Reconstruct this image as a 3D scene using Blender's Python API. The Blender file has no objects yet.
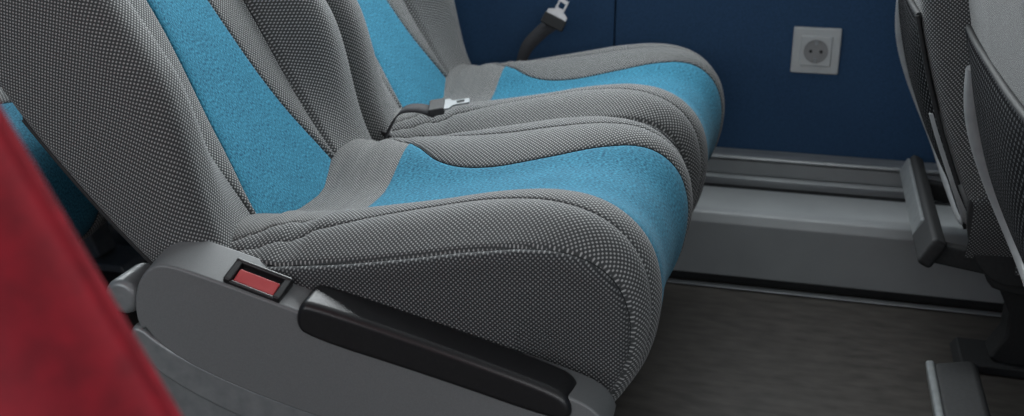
import bpy, bmesh, math, random
from mathutils import Vector, Matrix, noise
random.seed(3)
sc = bpy.context.scene
sc.view_settings.view_transform = 'Standard'
COL = sc.collection

# ------------------------------------------------------------------ materials
def new_mat(name, base=(.5,.5,.5), rough=.6, metal=0.0, spec=.5):
    m = bpy.data.materials.new(name); m.use_nodes = True
    b = m.node_tree.nodes['Principled BSDF']
    b.inputs['Base Color'].default_value = (*base, 1)
    b.inputs['Roughness'].default_value = rough
    b.inputs['Metallic'].default_value = metal
    b.inputs['Specular IOR Level'].default_value = spec
    return m, m.node_tree.nodes, m.node_tree.links, b

def math_n(N, L, op, a, b=None):
    n = N.new('ShaderNodeMath'); n.operation = op
    for i, v in enumerate((a, b)):
        if v is None: continue
        if isinstance(v, (int, float)): n.inputs[i].default_value = v
        else: L.new(v, n.inputs[i])
    return n.outputs[0]

def dots(N, L, period, lo=.2, hi=.7):
    uv = N.new('ShaderNodeUVMap')
    s = N.new('ShaderNodeSeparateXYZ'); L.new(uv.outputs[0], s.inputs[0])
    k = 2*math.pi/period
    a = math_n(N, L, 'SINE', math_n(N, L, 'MULTIPLY', s.outputs[0], k))
    b = math_n(N, L, 'SINE', math_n(N, L, 'MULTIPLY', s.outputs[1], k))
    p = math_n(N, L, 'MULTIPLY', a, b)
    mr = N.new('ShaderNodeMapRange'); mr.inputs[1].default_value = lo; mr.inputs[2].default_value = hi
    L.new(p, mr.inputs[0])
    return mr.outputs[0], uv

def fabric_dots(name, dark, light, period=.0056, lo=.15, hi=.75, wrinkle=0):
    m, N, L, b = new_mat(name, rough=.85, spec=.25)
    d, uv = dots(N, L, period, lo, hi)
    nz = N.new('ShaderNodeTexNoise'); nz.inputs['Scale'].default_value = 700; L.new(uv.outputs[0], nz.inputs['Vector'])
    mix = N.new('ShaderNodeMix'); mix.data_type = 'RGBA'
    mix.inputs[6].default_value = (*dark, 1); mix.inputs[7].default_value = (*light, 1)
    f = math_n(N, L, 'MULTIPLY', d, math_n(N, L, 'ADD', nz.outputs[0], .45))
    L.new(f, mix.inputs[0])
    L.new(mix.outputs[2], b.inputs['Base Color'])
    bp = N.new('ShaderNodeBump'); bp.inputs['Strength'].default_value = .35; bp.inputs['Distance'].default_value = .001
    h = d
    if wrinkle:
        mp = N.new('ShaderNodeMapping'); mp.inputs['Scale'].default_value = (12, 90, 1); L.new(uv.outputs[0], mp.inputs[0])
        n2 = N.new('ShaderNodeTexNoise'); n2.inputs['Scale'].default_value = 1; n2.inputs['Detail'].default_value = 1
        L.new(mp.outputs[0], n2.inputs['Vector'])
        h = math_n(N, L, 'ADD', d, math_n(N, L, 'MULTIPLY', n2.outputs[0], wrinkle))
    L.new(h, bp.inputs['Height']); L.new(bp.outputs[0], b.inputs['Normal'])
    b.inputs['Sheen Weight'].default_value = .12
    return m

M = {}
M['gray'] = fabric_dots('fabric_gray_dotted', (.050,.053,.054), (.41,.415,.41), period=.0052)
M['gray_shaded'] = fabric_dots('fabric_gray_shaded', (.030,.032,.034), (.26,.265,.265), period=.0052)  # same dotted fabric, shade of the cushion sides put in as darker colours
M['gray_rear'] = fabric_dots('fabric_gray_fine', (.075,.078,.078), (.37,.37,.36), period=.0044, wrinkle=10)

def fabric_blue():
    m, N, L, b = new_mat('fabric_blue', rough=.9, spec=.2)
    uv = N.new('ShaderNodeUVMap')
    mp = N.new('ShaderNodeMapping'); mp.inputs['Scale'].default_value = (620, 260, 1); L.new(uv.outputs[0], mp.inputs[0])
    n = N.new('ShaderNodeTexNoise'); n.inputs['Scale'].default_value = 1; n.inputs['Detail'].default_value = 3
    L.new(mp.outputs[0], n.inputs['Vector'])
    n2 = N.new('ShaderNodeTexNoise'); n2.inputs['Scale'].default_value = 25; L.new(uv.outputs[0], n2.inputs['Vector'])
    r = N.new('ShaderNodeValToRGB')
    r.color_ramp.elements[0].position = .35; r.color_ramp.elements[0].color = (.008,.072,.130,1)
    r.color_ramp.elements[1].position = .67; r.color_ramp.elements[1].color = (.046,.265,.390,1)
    s = math_n(N, L, 'ADD', n.outputs[0], math_n(N, L, 'MULTIPLY', math_n(N, L, 'SUBTRACT', n2.outputs[0], .5), .12))
    L.new(s, r.inputs[0]); L.new(r.outputs[0], b.inputs['Base Color'])
    bp = N.new('ShaderNodeBump'); bp.inputs['Strength'].default_value = .4; bp.inputs['Distance'].default_value = .0008
    L.new(n.outputs[0], bp.inputs['Height']); L.new(bp.outputs[0], b.inputs['Normal'])
    b.inputs['Sheen Weight'].default_value = .05
    return m
M['blue'] = fabric_blue()

def noisy(name, c1, c2, scale, rough=.6, metal=0, stretch=(1,1,1), bump=0, spec=.5, detail=3):
    m, N, L, b = new_mat(name, rough=rough, metal=metal, spec=spec)
    tc = N.new('ShaderNodeTexCoord')
    mp = N.new('ShaderNodeMapping'); mp.inputs['Scale'].default_value = stretch; L.new(tc.outputs['Object'], mp.inputs[0])
    n = N.new('ShaderNodeTexNoise'); n.inputs['Scale'].default_value = scale; n.inputs['Detail'].default_value = detail
    L.new(mp.outputs[0], n.inputs['Vector'])
    r = N.new('ShaderNodeValToRGB')
    r.color_ramp.elements[0].position = .3; r.color_ramp.elements[0].color = (*c1, 1)
    r.color_ramp.elements[1].position = .7; r.color_ramp.elements[1].color = (*c2, 1)
    L.new(n.outputs[0], r.inputs[0]); L.new(r.outputs[0], b.inputs['Base Color'])
    if bump:
        bp = N.new('ShaderNodeBump'); bp.inputs['Strength'].default_value = .4; bp.inputs['Distance'].default_value = bump
        L.new(n.outputs[0], bp.inputs['Height']); L.new(bp.outputs[0], b.inputs['Normal'])
    return m
M['seam'] = noisy('seam_thread', (.016,.017,.018), (.03,.032,.033), 400, rough=.9, spec=.1)
M['plastic'] = noisy('plastic_dark_gray', (.145,.153,.155), (.175,.183,.185), 900, rough=.42, bump=.0002)
M['plastic_black'] = noisy('plastic_black_satin', (.008,.008,.009), (.013,.013,.014), 300, rough=.38)
M['black_matte'] = noisy('black_matte', (.01,.011,.012), (.018,.019,.02), 200, rough=.7)
M['metal_gray'] = noisy('metal_painted_gray', (.2,.215,.22), (.26,.275,.28), 60, rough=.38, metal=.3)
M['silver'] = noisy('metal_silver', (.30,.32,.33), (.38,.40,.41), 60, rough=.35, metal=.8)
M['frame_gray'] = noisy('frame_gray_paint', (.30,.31,.315), (.36,.37,.375), 60, rough=.35)
M['red_button'] = noisy('plastic_red', (.42,.05,.055), (.50,.08,.08), 40, rough=.3)
M['strap'] = noisy('strap_webbing', (.01,.01,.012), (.03,.03,.035), 500, rough=.8, bump=.0005)
M['wall'] = noisy('wall_navy_panel', (.007,.042,.105), (.014,.062,.145), 260, rough=.75, bump=.0006)
M['duct'] = noisy('duct_gray_paint', (.26,.275,.28), (.29,.305,.31), 14, rough=.4)
M['alu'] = noisy('aluminium_strip', (.3,.32,.33), (.42,.44,.45), 40, rough=.35, metal=.5, stretch=(.2,3,3))
M['dark'] = noisy('dark_recess', (.006,.007,.008), (.012,.013,.014), 30, rough=.8)
M['floor'] = noisy('floor_vinyl', (.042,.038,.034), (.080,.072,.065), 30, rough=.5, stretch=(.7,1.8,1), bump=.0005, detail=6, spec=.35)
M['red'] = noisy('foreground_cloth_red', (.16,.002,.009), (.26,.004,.014), 60, rough=.8, bump=.001)
M['white_plastic'] = noisy('socket_plastic', (.45,.47,.47), (.5,.52,.52), 30, rough=.4)
M['ceiling'] = noisy('ceiling_panel', (.25,.25,.25), (.3,.3,.3), 10, rough=.7)
def net():
    m, N, L, b = new_mat('pocket_net', rough=.9, spec=.05)
    d, uv = dots(N, L, .0120, .50, .72)
    mix = N.new('ShaderNodeMix'); mix.data_type = 'RGBA'
    mix.inputs[6].default_value = (.003,.003,.004,1); mix.inputs[7].default_value = (.13,.135,.14,1)
    L.new(d, mix.inputs[0]); L.new(mix.outputs[2], b.inputs['Base Color'])
    bp = N.new('ShaderNodeBump'); bp.inputs['Distance'].default_value = .002; bp.inputs['Strength'].default_value = .5
    L.new(d, bp.inputs['Height']); L.new(bp.outputs[0], b.inputs['Normal'])
    return m
M['net'] = net()

# ------------------------------------------------------------------ geometry helpers
def empty(name, loc=(0,0,0)):
    e = bpy.data.objects.new(name, None); e.location = loc; e.empty_display_size = .1
    COL.objects.link(e); return e

def mesh_obj(name, verts, faces, mats, parent=None, fm=None, uvs=None, smooth=True):
    me = bpy.data.meshes.new(name); me.from_pydata([tuple(v) for v in verts], [], faces)
    for m in mats: me.materials.append(M[m])
    if fm:
        for p, i in zip(me.polygons, fm): p.material_index = i
    if uvs:
        ul = me.uv_layers.new(name='UVMap')
        for p in me.polygons:
            for li in p.loop_indices: ul.data[li].uv = uvs[me.loops[li].vertex_index]
    for p in me.polygons: p.use_smooth = smooth
    me.update()
    o = bpy.data.objects.new(name, me); COL.objects.link(o)
    if parent: o.parent = parent
    return o

def fix_normals(o):
    bm = bmesh.new(); bm.from_mesh(o.data); bmesh.ops.recalc_face_normals(bm, faces=bm.faces); bm.to_mesh(o.data); bm.free()

def bevel(o, w, seg=3, ang=35):
    md = o.modifiers.new('bevel', 'BEVEL'); md.width = w; md.segments = seg; md.limit_method = 'ANGLE'; md.angle_limit = math.radians(ang)
    wn = o.modifiers.new('wn', 'WEIGHTED_NORMAL'); wn.keep_sharp = False
    return o

def box(name, lo, hi, mat, parent=None, bev=.004, rot=None, center=None):
    x0,y0,z0 = lo; x1,y1,z1 = hi
    c = Vector(((x0+x1)/2,(y0+y1)/2,(z0+z1)/2))
    v = [Vector((x,y,z))-c for x in (x0,x1) for y in (y0,y1) for z in (z0,z1)]
    f = [(0,1,3,2),(4,6,7,5),(0,4,5,1),(2,3,7,6),(0,2,6,4),(1,5,7,3)]
    o = mesh_obj(name, v, f, [mat], parent); fix_normals(o)
    o.location = c
    if rot: o.rotation_euler = rot
    if bev: bevel(o, bev)
    return o

def smooth_poly(pts, it=2):
    for _ in range(it):
        q = []
        n = len(pts)
        for i in range(n):
            a, b = pts[i], pts[(i+1) % n]
            q.append(tuple(a[k]*.75+b[k]*.25 for k in range(len(a)))); q.append(tuple(a[k]*.25+b[k]*.75 for k in range(len(a))))
        pts = q
    return pts

def prism(name, pts, y0, y1, mat, parent=None, bev=.006, tilt=None, it=2):
    if it: pts = smooth_poly(pts, it)
    n = len(pts)
    v = [(x, y0, z-(tilt(x,z) if tilt else 0)) for x,z in pts] + [(x, y1, z) for x,z in pts]
    f = [tuple(range(n)), tuple(range(2*n-1, n-1, -1))] + [(i,(i+1)%n,n+(i+1)%n,n+i) for i in range(n)]
    o = mesh_obj(name, v, f, [mat], parent); fix_normals(o)
    if bev: bevel(o, bev, 3, 50)
    return o

def tube(name, pts, r, mat, parent=None, cyc=False):
    cu = bpy.data.curves.new(name, 'CURVE'); cu.dimensions = '3D'; cu.bevel_depth = r; cu.bevel_resolution = 4
    s = cu.splines.new('NURBS'); s.points.add(len(pts)-1)
    for p, q in zip(s.points, pts): p.co = (*q, 1)
    s.order_u = 3; s.use_endpoint_u = not cyc; s.use_cyclic_u = cyc; s.resolution_u = 8
    cu.use_fill_caps = True
    cu.materials.append(M[mat])
    o = bpy.data.objects.new(name, cu); COL.objects.link(o)
    if parent: o.parent = parent
    return o

def catmull(pts, n):
    P = [Vector(p) for p in pts]; P = [2*P[0]-P[1]] + P + [2*P[-1]-P[-2]]
    out = []
    for i in range(1, len(P)-2):
        for k in range(24):
            t = k/24; a,b,c,d = P[i-1:i+3]
            out.append(.5*((2*b)+(c-a)*t+(2*a-5*b+4*c-d)*t*t+(3*b-a-3*c+d)*t**3))
    out.append(P[-2])
    S = [0]
    for i in range(1, len(out)): S.append(S[-1]+(out[i]-out[i-1]).length)
    res = []; j = 0
    for k in range(n):
        s = S[-1]*k/(n-1)
        while j < len(S)-2 and S[j+1] < s: j += 1
        f = (s-S[j])/max(1e-9, S[j+1]-S[j])
        res.append((out[j].lerp(out[j+1], min(1,max(0,f))), s))
    return res

def interp(tab, x):
    if x <= tab[0][0]: return tab[0][1]
    if x >= tab[-1][0]: return tab[-1][1]
    for i in range(len(tab)-1):
        if tab[i][0] <= x <= tab[i+1][0]:
            x0,y0 = tab[i]; x1,y1 = tab[i+1]
            def slope(k):
                if k <= 0: return (tab[1][1]-tab[0][1])/(tab[1][0]-tab[0][0])
                if k >= len(tab)-1: return (tab[-1][1]-tab[-2][1])/(tab[-1][0]-tab[-2][0])
                return (tab[k+1][1]-tab[k-1][1])/(tab[k+1][0]-tab[k-1][0])
            h = x1-x0; t = (x-x0)/h
            m0, m1 = slope(i)*h, slope(i+1)*h
            return (2*t**3-3*t*t+1)*y0+(t**3-2*t*t+t)*m0+(-2*t**3+3*t*t)*y1+(t**3-t*t)*m1
def sst(a, b, x):
    t = min(1, max(0, (x-a)/(b-a))); return t*t*(3-2*t)
def cosf(i, n): return .5-.5*math.cos(math.pi*i/n)

def grid_mesh(name, P, UV, matf, mats, parent, caps=False):
    ni, nj = len(P), len(P[0])
    v = [p for r in P for p in r]; uv = [p for r in UV for p in r]
    f = []; fm = []
    for i in range(ni-1):
        for j in range(nj-1):
            f.append((i*nj+j, i*nj+j+1, (i+1)*nj+j+1, (i+1)*nj+j)); fm.append(matf(i, j))
    if caps:
        f.append(tuple(range(nj))); fm.append(0)
        f.append(tuple((ni-1)*nj+j for j in range(nj))[::-1]); fm.append(0)
    o = mesh_obj(name, v, f, mats, parent, fm, uv)
    fix_normals(o)
    return o

# ------------------------------------------------------------------ seat parts
SB = .100      # where the blue insert starts
def cushion(parent):
    path = [(-.06,.374),(-.01,.388),(.07,.398),(.15,.410),(.23,.426),(.30,.441),(.365,.448),(.418,.441),(.453,.418),(.471,.380),(.472,.338),(.458,.292),(.430,.252),(.38,.228),(.30,.222)]
    S = catmull(path, 170); s0 = .054
    cT = [(0,.212),(.05,.184),(.10,.155),(.125,.132),(.155,.103),(.20,.081),(.26,.072),(.33,.076),(.39,.095),(.45,.122),(.52,.134),(.62,.132),(.75,.12)]
    bT = [(0,.222),(.07,.207),(.12,.188),(.2,.162),(.28,.150),(.36,.155),(.43,.170),(.5,.178),(.6,.174),(.75,.16)]
    WT = [(0,.247),(.3,.250),(.38,.247),(.44,.237),(.51,.224),(.60,.212),(.75,.20)]
    nb, nc, nd, ns, nq = 12, 12, 12, 7, 9
    P = []; UV = []; SS = []
    for k, (p, s_) in enumerate(S):
        s = s_-s0; SS.append(s)
        q = S[min(k+1, len(S)-1)][0]-S[max(k-1, 0)][0]; q.normalize()
        Nn = Vector((-q.y, q.x))
        Q = Vector((min(p.x, .35), .285)); d = (Q-p); dl = d.length; d.normalize()
        c, b, W = interp(cT, s), interp(bT, s), interp(WT, s)
        a = W-.012
        half = []
        puffk = .45+.55*sst(.06,.14,s)
        def H(y): return (.026*sst(.03, .155, y))*(1-.65*sst(.40,.56,s)) - .026*sst(.170,.252,y)*(1-.5*sst(.42,.58,s)) - .009*(1-sst(.2,.4,s))*(1-sst(.0,.17,y))
        def wr(y, sg):
            k_ = 1-sst(.07,.17,s)
            return .0042*k_*noise.noise(Vector((y*sg*8+3, s*70, 1.7)))
        edge = min(1, abs(s-SB)/.008)
        for i in range(nb):
            f = math.sin(math.pi/2*i/nb); y = c*f
            half.append((y, H(y) + .0035*max(0,1-f**10)**.5*(edge**.5), 0, y))
        def strip(y0, y1, n, amp):
            for i in range(n):
                f = cosf(i, n); y = y0+(y1-y0)*f
                g = math.sin(math.pi*f)**.5 if f > 0 else 0
                half.append((y, H(y)+amp*g*puffk-(.0030 if i == 0 else 0), 0, y))
        strip(c, b, nc, .0060); strip(b, a, nd, .0060)
        ha = H(a)-.0022; r = .020
        half.append((a, ha, 0, a))
        rr = W-a
        for i in range(1, ns+1):
            th = math.pi/2*i/ns
            half.append((a+rr*math.sin(th)+.003*math.sin(math.pi*i/ns), ha+.003*math.sin(math.pi*i/ns), r*(1-math.cos(th)), a+.03*i/ns))
        for i in range(1, nq+1):
            f = i/nq; dep = r+(max(dl-r, .01))*f
            half.append((W+.003*math.sin(math.pi*min(f*1.1,1))-.016*f*f, ha, dep, a+.03+f*.13))
        def pos(sg, h):
            y, hh, dep, u = h
            v = p+Nn*(hh+(wr(y,sg) if dep==0 else 0))+d*dep
            x_ = v.x-.016*sst(.30,.40,p.x)*min(1.1,(y/W))**4
            return (x_, sg*y, v.y)
        row = [pos(-1, h) for h in half[::-1]] + [pos(1, h) for h in half[1:]]
        P.append(row)
        def U_(sg,h):
            if h[2] > 0:
                v = pos(sg,h); return (v[0], v[2])
            return (sg*h[3], s)
        UV.append([U_(-1,h) for h in half[::-1]]+[U_(1,h) for h in half[1:]])
    nh = nb+nc+nd+1+ns+nq
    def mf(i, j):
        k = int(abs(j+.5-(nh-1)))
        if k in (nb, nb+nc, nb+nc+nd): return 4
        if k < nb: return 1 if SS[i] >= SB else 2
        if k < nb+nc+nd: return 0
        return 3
    return grid_mesh('cushion', P, UV, mf, ['gray','blue','gray_rear','gray_shaded','seam'], parent)

def make_backrest(parent, lean):
    L = math.radians(lean); U = Vector((-math.sin(L),0,math.cos(L))); F = Vector((math.cos(L),0,math.sin(L)))
    hinge = Vector((-.012,0,.402))
    def T(n,y,t):
        v = hinge+F*n+U*t; return Vector((v.x,y,v.z))
    T0, T1 = -.055, .74; NT = 90
    cT = [(-.06,.124),(0,.116),(.1,.088),(.26,.062),(.5,.05),(.74,.055)]
    bT = [(-.06,.130),(0,.123),(.1,.128),(.26,.142),(.5,.155),(.74,.155)]
    nT = [(-.06,-.05),(0,-.065),(.1,-.085),(.25,-.1),(.5,-.095),(.74,-.07)]
    W0 = .243
    nb,nc,nd,ns,nq,nr = 12,10,18,7,6,12
    P=[];UV=[]
    for k in range(NT+1):
        t = T0+(T1-T0)*k/NT
        c,b,nbk = interp(cT,t),interp(bT,t),interp(nT,t)
        top = math.sqrt(max(0.0004,1-(1-min(1,(T1-t)/.09))**2))
        bot = math.sqrt(max(.002,1-(1-min(1,(t-T0)/.035))**2))
        W = W0-(1-top)*.04-(1-bot)*.01
        we = W-.03
        half=[]
        amp = (.010+.062*sst(-.02,.20,t))*(1-.35*sst(.45,.7,t))
        def H(y):
            h = amp*sst(b-.012, .200, y)
            return h+.012*sst(.1,.3,t)*(1-sst(0,.3,y))
        for i in range(nb):
            f=math.sin(math.pi/2*i/nb); y=c*f; half.append((y, H(y)+.004*max(0,1-f**8)**.5, y))
        for i in range(nc):
            f=cosf(i,nc); y=c+(b-c)*f; g=math.sin(math.pi*f)**.5 if i else 0
            half.append((y, H(y)+.006*g-(.003 if i==0 else 0), y))
        for i in range(nd+1):
            f=(i/nd)**1.6; y=b+(we-b)*f
            half.append((y, H(y)+.006*sst(0,.10,f)-(.003 if i==0 else 0), y))
        hf = half[-1][1]
        for i in range(1,ns+1):
            th=math.pi/2*i/ns; half.append((we+.03*math.sin(th), hf-.035*(1-math.cos(th)), we+.047*i/ns))
        n1 = hf-.035; n2 = nbk+.022
        for i in range(1,nq+1):
            f=i/nq; half.append((W+.004*math.sin(math.pi*f), n1+(n2-n1)*f, we+.047+f*(n1-n2)))
        u0 = we+.047+n1-n2
        for i in range(1,ns+1):
            th=math.pi/2*i/ns; half.append((W-.022*(1-math.cos(th)), n2-.022*math.sin(th), u0+.034*i/ns))
        for i in range(1,nr+1):
            f=i/nr; half.append(((W-.022)*(1-f), nbk-.004*f, u0+.034+(W-.022)*f))
        mid = (nbk+.0)/2+.01
        sc_ = top*bot
        def pos(sg,h): return T(mid+(h[1]-mid)*sc_, sg*h[0], t)
        P.append([pos(-1,h) for h in half[::-1]]+[pos(1,h) for h in half[1:]])
        UV.append([(-h[2],t) for h in half[::-1]]+[(h[2],t) for h in half[1:]])
    nh = len(half)
    def mf(i,j):
        k=int(abs(j+.5-(nh-1)))
        if k == nb+nc: return 2
        return 1 if k<nb else 0
    grid_mesh('backrest', P, UV, mf, ['gray','blue','seam'], parent, caps=True)
    # net pocket + U frame on the back
    TB = -.075; TT = .235
    rows=[];uv=[]
    for k in range(31):
        t=TB+(TT-TB)*k/30
        r=[];u=[]
        wv = .226*math.sqrt(max(.05,1-max(0,(-.0-t)/.09)**2*.55))
        for j in range(25):
            f=-1+2*j/24; y=wv*f
            n = interp(nT,max(t,-.06))-.006-.018*(1-f**4)*math.sin(math.pi*min(1,k/30+.0))**.6
            r.append(T(n,y,t)); u.append((y,t))
        rows.append(r);uv.append(u)
    grid_mesh('pocket_net',rows,uv,lambda i,j:0,['net'],parent)
    fr=[]
    for (y,t,o_) in [(-.206,.10,.004),(-.208,.07,.004),(-.208,.03,.004),(-.205,-.02,.004),(-.18,-.07,.004),(-.12,-.092,.006),(0,-.095,.008),(.12,-.092,.010),(.19,-.07,.013),(.226,-.02,.017),(.235,.04,.020),(.235,.10,.020),(.232,.15,.014),(.224,.185,.004)]:
        fr.append(T(interp(nT,max(t,-.06))-o_,y,t))
    tube('pocket_frame',fr,.0105,'frame_gray',parent)
    rows=[];uv=[]
    for k in range(13):
        t=-.085+.18*k/12; r=[];u=[]
        for j in range(17):
            f=-1+2*j/16; r.append(T(interp(nT,max(t,-.06))-.003,.205*f*(1-.15*(1-min(1,k/4))),t)); u.append((f,t))
        rows.append(r);uv.append(u)
    o=grid_mesh('back_shell',rows,uv,lambda i,j:0,['black_matte'],parent)
    md=o.modifiers.new('s','SOLIDIFY'); md.thickness=.010
    tb=[T(interp(nT,TT)-(.003 if abs(y)>.2 else .006),y,TT+.002) for y in (-.224,-.15,0,.15,.224)]
    tube('pocket_hem',tb,.004,'black_matte',parent)
    for sg in (-1,1):
        tube('pocket_side_hem',[T(interp(nT,t_)-.005,sg*.225,t_) for t_ in (.0,.06,.12,.18,.237)],.003,'black_matte',parent)

def build_seat(name, x, yc, lean=33, aisle=False, footrest='up', leg='metal_gray'):
    e = empty(name, (x, yc, -.02))
    cushion(e)
    make_backrest(e, lean)
    prism('seat_pan', [(-.02,.30),(.34,.30),(.38,.27),(.36,.235),(.28,.215),(0,.215),(-.03,.25)], -.195, .195, 'black_matte', e, .006)
    box('cross_beam', (.08,-.245,.17), (.14,.245,.218), leg, e, .006)
    prism('pedestal_leg', [(.02,.18),(.22,.18),(.17,.10),(.20,.02),(.02,.02),(.06,.10)], -.03, .03, leg, e, .006, it=1)
    prism('floor_foot', [(-.02,.02),(.26,.02),(.25,.035),(-.01,.035)], -.05, .05, leg, e, .003, it=0)
    for sy in (-1, 1):
        if sy == 1 or not aisle:
            prism('recliner_plate', [(-.07,.36),(-.05,.41),(.0,.41),(.06,.36),(.10,.28),(0,.24),(-.05,.28)], sy*.228-.006, sy*.228+.006, 'black_matte', e, .003)
    if aisle:
        tilt = lambda xx, zz: .014 if zz > .33 else 0
        cov = [(-.078,.345),(-.072,.395),(-.045,.425),(.0,.418),(.12,.386),(.27,.348),(.40,.318),(.445,.302),(.458,.268),(.40,.230),(.28,.226),(.15,.243),(.04,.270),(-.045,.303)]
        prism('side_cover', cov, -.285, -.230, 'plastic', e, .009, tilt=tilt)
        low = [(-.085,.335),(-.045,.305),(.04,.272),(.15,.246),(.28,.229),(.43,.232),(.41,.205),(.30,.185),(.16,.200),(.05,.222),(-.05,.262),(-.095,.30)]
        prism('lower_trim', low, -.281, -.232, 'metal_gray', e, .008)
        blk = [(.118,.366),(.125,.390),(.14,.392),(.27,.362),(.395,.330),(.415,.318),(.418,.298),(.405,.290),(.27,.322),(.13,.350)]
        prism('handle_strip', blk, -.292, -.247, 'plastic_black', e, .009, tilt=lambda a,b:.006)
        bk = empty('belt_buckle', (.068,-.267,.392)); bk.parent = e
        bk.rotation_euler = (math.radians(22), math.radians(15.5), 0); bk.scale = (.88,.82,.85)
        box('bezel_base', (-.038,-.020,-.012), (.038,.020,.002), 'plastic_black', bk, .003)
        box('bezel_rim_rear', (-.038,-.020,-.004), (-.028,.020,.009), 'plastic_black', bk, .003)
        box('bezel_rim_front', (.028,-.020,-.004), (.038,.020,.009), 'plastic_black', bk, .003)
        box('bezel_rim_inner', (-.038,.013,-.004), (.038,.020,.010), 'plastic_black', bk, .003)
        box('bezel_rim_outer', (-.038,-.020,-.004), (.038,-.015,.006), 'plastic_black', bk, .002)
        box('release_button', (-.027,-.0145,-.002), (.027,.006,.006), 'red_button', bk, .002, rot=(math.radians(8),0,0))
        if x < .1:
            bm = bmesh.new(); bmesh.ops.create_cone(bm, cap_ends=True, segments=40, radius1=.021, radius2=.021, depth=.06, matrix=Matrix.Translation((-.10,-.245,.357))@Matrix.Rotation(math.pi/2,4,'X'))
            me = bpy.data.meshes.new('pivot_knob'); bm.to_mesh(me); bm.free(); me.materials.append(M['metal_gray'])
            k = bpy.data.objects.new('pivot_knob', me); COL.objects.link(k); k.parent = e; bevel(k, .008)
        prism('aisle_leg', [(-.08,.31),(-.03,.255),(.06,.215),(.16,.19),(.26,.18),(.22,.10),(.24,.02),(.06,.02),(.03,.10),(-.04,.17),(-.10,.25)], -.262, -.225, leg, e, .008)
    if footrest == 'up':
        box('footrest_pedal', (-.120,-.20,.262), (-.075,.225,.285), 'black_matte', e, .007, rot=(0,math.radians(-62),0))
        box('footrest_pad', (-.112,-.10,.258), (-.102,.222,.290), 'metal_gray', e, .004, rot=(0,math.radians(20),0))
        for yy in (-.15,.15): box('footrest_arm', (-.09,yy-.012,.232), (.10,yy+.012,.262), 'black_matte', e, .004, rot=(0,math.radians(8),0))
    elif footrest == 'down':
        box('footrest_pedal', (-.140,-.17,.095), (-.079,.27,.133), 'black_matte', e, .01, rot=(0,math.radians(-12),0))
        box('footrest_pad', (-.148,-.168,.098), (-.136,.268,.130), 'metal_gray', e, .004, rot=(0,math.radians(-12),0))
        prism('footrest_arm', [(-.11,.12),(-.07,.12),(.14,.22),(.11,.24)], -.16, -.14, 'black_matte', e, .003, it=0)
    return e

X0 = -.61; YN, YF = 1.24, 1.750
build_seat('bus_seat', X0, YN, 34, True)
build_seat('bus_seat', X0, YF, 34, False)
build_seat('bus_seat', .358, YN, 12, True, 'down', 'black_matte')
build_seat('bus_seat', .300, YF, 11, False, 'up', 'black_matte')
build_seat('bus_seat', X0-.88, YN, 20, True)
build_seat('bus_seat', X0-.88, YF, 20, False)

# ------------------------------------------------------------------ seat belts
def ribbon(name, pts, width, side, parent, mat='strap', th=.0015):
    S = catmull(pts, 40); v=[];f=[]
    sd = Vector(side).normalized()
    for p,_ in S: v += [p-sd*width/2, p+sd*width/2]
    for i in range(len(S)-1): f.append((2*i,2*i+1,2*i+3,2*i+2))
    o = mesh_obj(name, v, f, [mat], parent)
    md=o.modifiers.new('s','SOLIDIFY'); md.thickness=th; return o
def tongue(parent, mtx):
    out=[(-.024,0),(.024,0),(.024,.022),(.011,.028),(.011,.055),(-.011,.055),(-.011,.028),(-.024,.022)]
    bm=bmesh.new()
    ov=[bm.verts.new((x,y,0)) for x,y in out]
    es=[bm.edges.new((ov[i],ov[(i+1)%8])) for i in range(8)]
    inn=[(-.007,.034),(.007,.034),(.007,.047),(-.007,.047)]
    iv=[bm.verts.new((x,y,0)) for x,y in inn]; es+=[bm.edges.new((iv[i],iv[(i+1)%4])) for i in range(4)]
    bmesh.ops.triangle_fill(bm, use_beauty=True, edges=es)
    me=bpy.data.meshes.new('tongue_plate'); bm.to_mesh(me); bm.free(); me.materials.append(M['silver'])
    o=bpy.data.objects.new('tongue_plate',me); COL.objects.link(o); o.parent=parent; o.matrix_local=mtx
    md=o.modifiers.new('s','SOLIDIFY'); md.thickness=.003
    b=box('tongue_grip',(-.027,-.012,-.006),(.027,.014,.006),'black_matte',parent,.003)
    b.matrix_local = mtx @ Matrix.Translation((0,.001,0))
b1=empty('seat_belt',(-.545,1.492,.425))
ribbon('strap',[(-.06,.0,-.06),(-.03,0,-.005),(0,0,.006),(.03,.0,.0)],.028,(0,1,.2),b1)
tongue(b1, Matrix.Translation((.03,0,.010))@Matrix.Rotation(math.radians(-75),4,'Z')@Matrix.Rotation(math.radians(10),4,'X')@Matrix.Rotation(math.radians(4),4,'Y')@Matrix.Scale(.9,4))
b2=empty('seat_belt',(-.475,2.04,.450))
ribbon('strap',[(-.06,0,-.09),(-.045,0,-.04),(-.015,0,-.005),(.01,0,.015)],.030,(.5,-.4,-.5),b2)
tongue(b2, Matrix.Translation((.010,0,.016))@Matrix.Rotation(math.radians(25),4,'Y')@Matrix.Rotation(math.radians(75),4,'X')@Matrix.Scale(.85,4))

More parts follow.
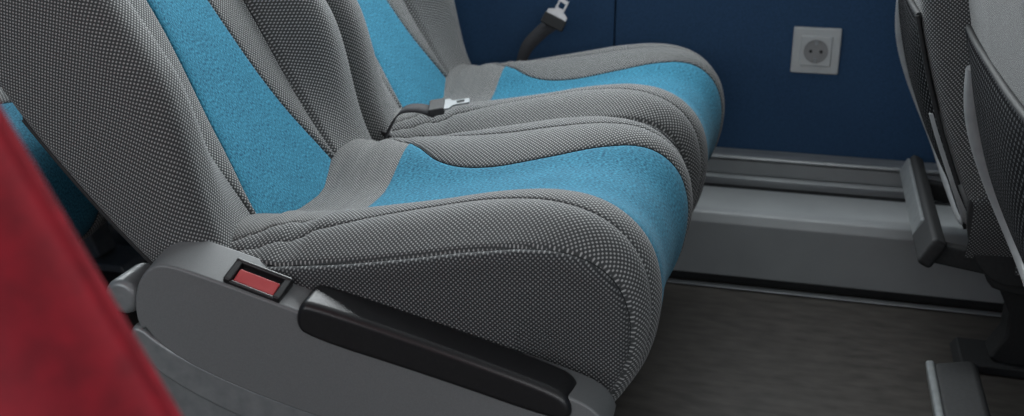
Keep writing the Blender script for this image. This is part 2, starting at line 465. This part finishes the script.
# ------------------------------------------------------------------ room
YW = 2.15
fl = mesh_obj('floor', [(-3,-1.2,0),(3,-1.2,0),(3,YW+.1,0),(-3,YW+.1,0),(-3,-1.2,-.05),(3,-1.2,-.05),(3,YW+.1,-.05),(-3,YW+.1,-.05)],
   [(0,1,2,3),(7,6,5,4),(0,4,5,1),(1,5,6,2),(2,6,7,3),(3,7,4,0)], ['floor'], smooth=False)
def slab(name, lo, hi, mat, bev=0): return box(name, lo, hi, mat, None, bev)
wf = empty('wall_window_side')
for (a,b) in ((-3.0,-1.45),(-1.447,-.367),(-.364,1.6),(1.603,3.0)):
    box('lower_panel', (a,YW,.0),(b,YW+.06,1.0),'wall',wf,.002)
box('upper_panel',(-3,YW,1.65),(3,YW+.06,2.0),'ceiling',wf,0)
for a in (-3,-1.45,0.35,2.0,2.94): box('window_post',(a,YW,.995),(a+.06,YW+.06,1.655),'dark',wf,0)
box('window_sill',(-3,YW-.02,.985),(3,YW+.06,1.01),'plastic',wf,.004)
wa = empty('wall_aisle_side')
box('lower_panel',(-3,-1.26,0),(3,-1.2,.9),'wall',wa,0)
box('upper_panel',(-3,-1.26,1.6),(3,-1.2,2.0),'ceiling',wa,0)
for a in (-3,-1,1,2.94): box('window_post',(a,-1.26,.895),(a+.06,-1.2,1.605),'dark',wa,0)
slab('wall_rear',(-3.06,-1.26,0),(-3,YW+.06,2.0),'wall')
slab('wall_front',(3,-1.26,0),(3.06,YW+.06,2.0),'wall')
slab('ceiling',(-3,-1.26,2.0),(3,YW+.06,2.05),'ceiling')

d = empty('trim_heating_duct')
prof=[(1.945,.02),(1.945,.125),(1.953,.141),(1.97,.147),(2.085,.149),(2.09,.14),(2.09,.02)]
def xprof(name, prof, mat, x0=-2.98, x1=2.98, bev=.003):
    n=len(prof); v=[(x0,y,z) for y,z in prof]+[(x1,y,z) for y,z in prof]
    f=[tuple(range(n))[::-1],tuple(range(n,2*n))]+[(i,(i+1)%n,n+(i+1)%n,n+i) for i in range(n)]
    o=mesh_obj(name,v,f,[mat],d,smooth=False); fix_normals(o); bevel(o,bev,2,20); return o
xprof('duct_face',prof,'duct')
xprof('dark_slot',[(2.088,.02),(2.088,.143),(2.149,.143),(2.149,.02)],'dark')
xprof('rail_low',[(2.120,.143),(2.120,.158),(2.126,.163),(2.149,.163),(2.149,.143)],'alu',bev=.001)
xprof('rail_mid',[(2.128,.163),(2.128,.192),(2.149,.192),(2.149,.163)],'duct')
xprof('rail_top',[(2.120,.196),(2.120,.203),(2.149,.212),(2.149,.196)],'alu')
xprof('toe_gap',[(1.955,.001),(1.955,.019),(2.08,.019),(2.08,.001)],'dark')
xprof('toe_strip',[(1.930,.001),(1.930,.004),(1.94,.006),(1.94,.001)],'alu',bev=.001)

s = empty('power_socket',(.023,YW,.4165))
box('frame',(-.044,-.010,-.044),(.044,0,.044),'white_plastic',s,.003)
box('inner_plate',(-.029,-.014,-.029),(.029,-.004,.029),'white_plastic',s,.003)
def ring(name,r0,r1,y0,y1,mat):
    v=[];f=[];n=48
    for k in range(n):
        a=2*math.pi*k/n
        for (r,y) in ((r1,y0),(r0,y0),(r0*.96,y1)): v.append((r*math.cos(a),y,r*math.sin(a)))
    for k in range(n):
        q=(k+1)%n
        f+= [(3*k,3*q,3*q+1,3*k+1),(3*k+1,3*q+1,3*q+2,3*k+2)]
    f.append(tuple(3*k+2 for k in range(n)))
    o=mesh_obj(name,v,f,[mat],s,smooth=False); fix_normals(o); return o
M['socket_well']=noisy('socket_well',(.22,.225,.225),(.26,.26,.26),30,rough=.5)
ring('well',.0195,.0225,-.0150,-.0145,'socket_well')
for dx in (-.0095,.0095):
    bm=bmesh.new(); bmesh.ops.create_cone(bm,cap_ends=True,segments=20,radius1=.003,radius2=.003,depth=.002,matrix=Matrix.Translation((dx,-.0155,0))@Matrix.Rotation(math.pi/2,4,'X'))
    me=bpy.data.meshes.new('pin_hole'); bm.to_mesh(me); bm.free(); me.materials.append(M['dark'])
    o=bpy.data.objects.new('pin_hole',me); COL.objects.link(o); o.parent=s
for dz in (-1,1): box('earth_clip',(-.003,-.0165,dz*.0165-.004),(.003,-.0145,dz*.0165+.004),'silver',s,.0005)

# ------------------------------------------------------------------ red foreground cloth
rows=[];uv=[]
for k in range(60):
    z=.30+1.45*k/59
    r=[];u=[]
    Z=z-.85
    xe=-.350-.50*(Z+.12)
    for j in range(90):
        w=j/89; x=xe-w*(.34)
        y=.40+(.034*math.sin(w*24+.6*math.sin(z*3))+.012*math.sin(w*13+1))*min(1,w*4+.2)-.05*w
        r.append((x,y,z)); u.append((x,z))
    rows.append(r);uv.append(u)
o=grid_mesh('red_foreground_cloth',rows,uv,lambda i,j:0,['red'],None)  # folded sheet stands in for a leaning red object of unknown kind
md=o.modifiers.new('s','SOLIDIFY'); md.thickness=.003

# ------------------------------------------------------------------ lights
def area(name, loc, rot, sx, sy, power, col):
    l=bpy.data.lights.new(name,'AREA'); l.shape='RECTANGLE'; l.size=sx; l.size_y=sy; l.energy=power; l.color=col
    o=bpy.data.objects.new(name,l); o.location=loc; o.rotation_euler=rot; COL.objects.link(o); return o
area('daylight_window_side',(0,YW+.10,1.33),(math.radians(-68),0,0),5.6,.64,180,(.93,.98,1))
area('daylight_aisle_side',(0,-1.32,1.25),(math.radians(80),0,0),5.6,.68,56,(.97,.99,1))
w=bpy.data.worlds.new('World'); sc.world=w; w.use_nodes=True
w.node_tree.nodes['Background'].inputs[0].default_value=(.75,.88,1,1); w.node_tree.nodes['Background'].inputs[1].default_value=.6

# ------------------------------------------------------------------ camera
cam=bpy.data.cameras.new('camera'); co=bpy.data.objects.new('camera',cam); COL.objects.link(co); sc.camera=co
cam.sensor_width=36; cam.lens=1100/1024*36; cam.clip_start=.02
p,yw=math.radians(20),math.radians(15)
co.location=(0,0,.85)
F=Vector((-math.sin(yw)*math.cos(p),math.cos(yw)*math.cos(p),-math.sin(p)))
co.rotation_euler=F.to_track_quat('-Z','Y').to_euler()
cam.dof.use_dof=True; cam.dof.focus_distance=1.3; cam.dof.aperture_fstop=5.6
